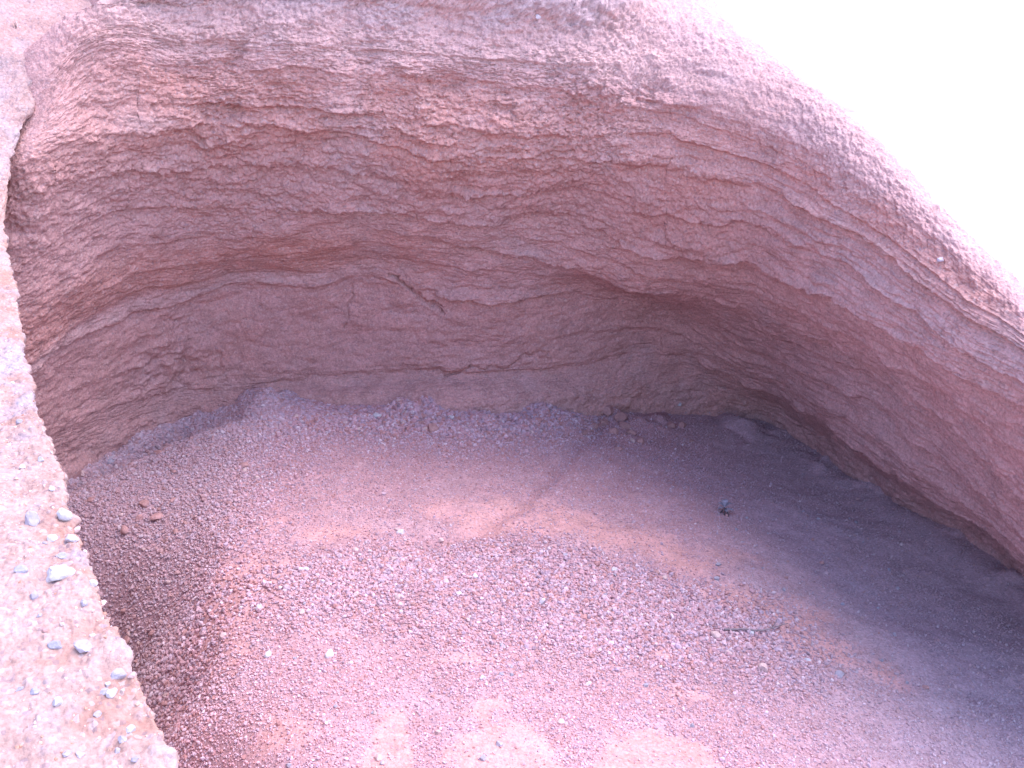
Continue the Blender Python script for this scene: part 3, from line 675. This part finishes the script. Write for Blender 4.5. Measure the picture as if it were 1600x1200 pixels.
for i, (x, y, z, r, kind, lab, grp) in enumerate(STONES):
    soft = kind == 'red'; bc = np.array(BASEC[kind]) * (1.35 if i >= len(STONES) - 2 else 1.15 if i >= NBANK and kind == 'white' else 1)
    o = link('stone', stone_mesh(r * 1.08, bc, 100 + i, True, 1.0 if i < NBANK else .8), M_STONE, label=lab or GLAB[grp], cat='stone', group=grp)
    o.location = (x, y, z + r * (.10 if i < NBANK else .2))
# the coarser cinders that stand out of the gravel, each a stone of its own
g = np.random.RandomState(5)
ZONES = [('coarse cinders in the middle of the floor', 'coarse pink cinder lying in the middle belt of gravel', 46, (-1.0, 1.3), (3.7, 4.7), (.011, .018), ('pink', 'red', 'lavender', 'pink')),
         ('cinders on the left slope', 'dusky cinder lying on the shaded slope left of the floor crest', 34, (-2.2, -1.55), (3.7, 5.4), (.010, .018), ('red', 'red', 'pink')),
         ('scree under the left and middle back wall', 'rough pinkish scree lump below the back wall', 60, (-2.1, .3), (6.0, 6.4), (.012, .026), ('red', 'pink', 'red')),
         ('cinders near the front of the floor', 'small pale cinder on the bright near floor', 30, (-1.0, 1.1), (2.75, 3.5), (.007, .012), ('pink', 'lavender', 'pink')),
         ('stones on the dim right floor', 'small dull stone on the dim grey floor at right', 22, (1.3, 2.2), (3.7, 5.6), (.007, .013), ('lavender', 'red', 'grey'))]
protos = {}
for zi, (grp, lab, n, (x0, x1), (y0, y1), (r0, r1), kinds) in enumerate(ZONES):
    k = 0
    while k < n:
        x, y = g.uniform(x0, x1), g.uniform(y0, y1)
        if zi == 2: y = contact_y(x) - abs(g.normal(0, .13)) - .01
        if y > contact_y(x) or patchiness([x], [y])[0] > .3: continue
        r = g.uniform(r0, r1); kind = kinds[g.randint(len(kinds))]; key = (kind, g.randint(3))
        if key not in protos: protos[key] = stone_mesh(1.0, BASEC[kind], 900 + len(protos) * 7, True, .8); protos[key].materials.append(M_STONE)
        o = link('stone', protos[key], None, label=lab, cat='stone', group=grp)
        o.location = (x, y, float(floor_z([x], [y])[0]) + r * .3); o.scale = (r, r, r); o.rotation_euler = (g.uniform(-.4, .4), g.uniform(-.4, .4), g.uniform(0, 6.28))
        k += 1

# ------------------------------------------------------------------ stick, withered plant, grass wisps, far outcrops
def tube(pts, rad, sides=7):
    pts = np.array(pts, float); n = len(pts)
    t = np.gradient(pts, axis=0); t /= np.linalg.norm(t, axis=1, keepdims=True)
    a = np.cross(t, [0.1, .2, 1.0]); a /= np.linalg.norm(a, axis=1, keepdims=True) + 1e-9; b = np.cross(t, a)
    th = np.arange(sides) * 2 * np.pi / sides
    ring = pts[:, None] + (a[:, None] * np.cos(th)[None, :, None] + b[:, None] * np.sin(th)[None, :, None]) * np.asarray(rad)[:, None, None]
    v = np.concatenate([ring.reshape(-1, 3), pts[:1], pts[-1:]])
    f = []
    for i in range(n - 1):
        for j in range(sides):
            p, q = i * sides + j, i * sides + (j + 1) % sides
            f += [p, q, q + sides, p, q + sides, p + sides]
    for j in range(sides):
        f += [n * sides, (j + 1) % sides, j, n * sides + 1, (n - 1) * sides + j, (n - 1) * sides + (j + 1) % sides]
    return v, np.array(f)
def join(parts):
    vs, fs, k = [], [], 0
    for v, f in parts: vs.append(v); fs.append(f + k); k += len(v)
    return np.concatenate(vs), np.concatenate(fs)
def flat_mat(name, c):
    b = NB(name); n = b.noise(b.n('ShaderNodeTexCoord').outputs['Object'], 60, 4)
    b.l(b.mix(1.0, c, b.ramp(n.outputs[0], [(.3, .7), (.7, 1.25)]).outputs[0], 'MULTIPLY'), b.p.inputs['Base Color']); return b.m
M_WOOD = flat_mat('dead_wood', (.22, .165, .185)); M_DARK = flat_mat('dead_stem', (.075, .06, .07)); M_LEAF = flat_mat('withered_leaf', (.27, .23, .29)); M_STRAW = flat_mat('dry_straw', (.24, .17, .17))
pts = []
for i in range(12):
    u = i / 11; x = 1.03 + .33 * u; y = 3.965 + .02 * u + .055 * u ** 3 + .006 * math.sin(u * 9)
    pts.append((0, 0, 0)); pts[-1] = (x - 1.2, y - 4.0, float(floor_z([x], [y])[0]) + .016 + .012 * u ** 2 + 2.73)
v, f = tube(pts, np.linspace(.0055, .002, 12))
v2, f2 = tube([pts[8], (pts[8][0] + .025, pts[8][1] + .03, pts[8][2] + .012), (pts[8][0] + .04, pts[8][1] + .055, pts[8][2] + .018)], [.003, .0022, .0015], 6)
v, f = join([(v, f), (v2, f2)])
o = link('stick', raw_mesh('stick', v, f, 3), M_WOOD, label='thin dark curved stick lying on the gravel at right of the floor', cat='stick'); o.location = (1.2, 4.0, -2.73)

px, py = 1.32, 5.34
pl_ = bpy.data.objects.new('withered_plant', None); COL.objects.link(pl_); pl_.location = (px, py, float(floor_z([px], [py])[0])); pl_.empty_display_size = .1; pl_.scale = (.85, .85, .85)
pl_['label'] = 'small withered grey plant with curled leaves on the dim floor'; pl_['category'] = 'plant'
for a, b in (((-.01, -.045, -.005), (.0, .0, .055)), ((.022, -.05, -.005), (.008, .0, .05)), ((-.03, .01, -.005), (-.01, .0, .045))):
    m = tuple((a[i] + b[i]) / 2 + (.006 if i == 0 else 0) for i in range(3))
    link('stem', raw_mesh('stem', *tube([a, m, b], [.0035, .0042, .003], 6), 3), M_DARK, pl_)
def leaf(base, ang, ln, wd, rise, curl):
    us = np.linspace(0, 1, 8); rows = []
    d = np.array([math.cos(ang), math.sin(ang), 0]); s = np.array([-d[1], d[0], 0])
    for u in us:
        c = np.array(base) + d * ln * u + np.array([0, 0, rise * math.sin(u * 2.4) * ln])
        w_ = wd * math.sin(math.pi * (.08 + .9 * u)) ** .8
        rows.append([c + s * w_ * k + np.array([0, 0, curl * w_ * abs(k)]) for k in (-1, -.5, 0, .5, 1)])
    top = np.array(rows); v = np.concatenate([top.reshape(-1, 3), (top - [0, 0, .0022]).reshape(-1, 3)]); f = []
    for i in range(7):
        for j in range(4):
            p = i * 5 + j; f += [p, p + 5, p + 6, p + 1]; q = p + 40; f += [q, q + 1, q + 6, q + 5]
    rim = [i * 5 for i in range(8)] + [35 + j for j in range(1, 5)] + [i * 5 + 4 for i in range(6, -1, -1)] + [j for j in range(3, 0, -1)]
    for p, q in zip(rim, rim[1:] + rim[:1]): f += [p, p + 40, q + 40, q]
    return v, np.array(f)
for (ang, ln, wd, z, rise, curl) in ((.3, .065, .014, .055, .35, .5), (1.4, .055, .016, .06, .5, .3), (2.4, .06, .013, .055, .3, .6), (3.5, .055, .012, .045, .2, .5), (-.4, .07, .013, .04, .05, .5), (.9, .05, .015, .07, .6, .4), (-1.2, .04, .010, .04, -.1, .5), (2.0, .045, .015, .07, .6, .4)):
    link('leaf', raw_mesh('leaf', *leaf((0, 0, z), ang, ln, wd, rise, curl), 4), M_LEAF, pl_)

def wisp(loc, seed, lab, n=6, h=.045):
    g = np.random.RandomState(seed); parts = []
    for k in range(n):
        a = g.uniform(0, 6.28); l_ = h * g.uniform(.6, 1.2); sp = g.uniform(.15, .8)
        b = np.array([g.normal(0, .008), g.normal(0, .008), -.01])
        parts.append(tube([b, b + [math.cos(a) * sp * l_ * .4, math.sin(a) * sp * l_ * .4, l_ * .6], b + [math.cos(a) * sp * l_, math.sin(a) * sp * l_, l_ * .95]], [.0016, .0012, .0006], 5))
    o = link('grass_wisp', raw_mesh('grass_wisp', *join(parts), 3), M_STRAW, label=lab, cat='dry grass', group='dry grass wisps above the hollow'); o.location = loc
wisp((-2.095, 5.72, .165), 1, 'wisp of dry grass in the rubble at the top left of the wall')
wisp((-2.62, 5.43, .04), 2, 'wisp of dry grass on the smooth slope at the upper left corner')

M_CROP = flat_mat('outcrop_rock', (.66, .46, .46))
def outcrop(loc, sx, sy, sz, seed, lab):
    v = SV.copy(); q = v.astype(np.float32)
    v = v * (1 + .5 * fbm(q * np.float32(1.6), 4, seed, .6)[:, None]); v *= [sx, sy, sz]
    o = link('rock_outcrop', raw_mesh('rock_outcrop', v, SF.ravel(), 3, smooth=False), M_CROP, label=lab, cat='outcrop', group='red outcrops on the glaring plain'); o.location = loc
outcrop((119, 350, -24.6), 4.0, 2.5, 2.4, 7, 'wider red rock outcrop far off in the glare, just beyond the crest')
outcrop((99, 229, -24.8), 1.7, 1.5, .9, 9, 'smaller faint red outcrop far off in the glare, away from the crest')
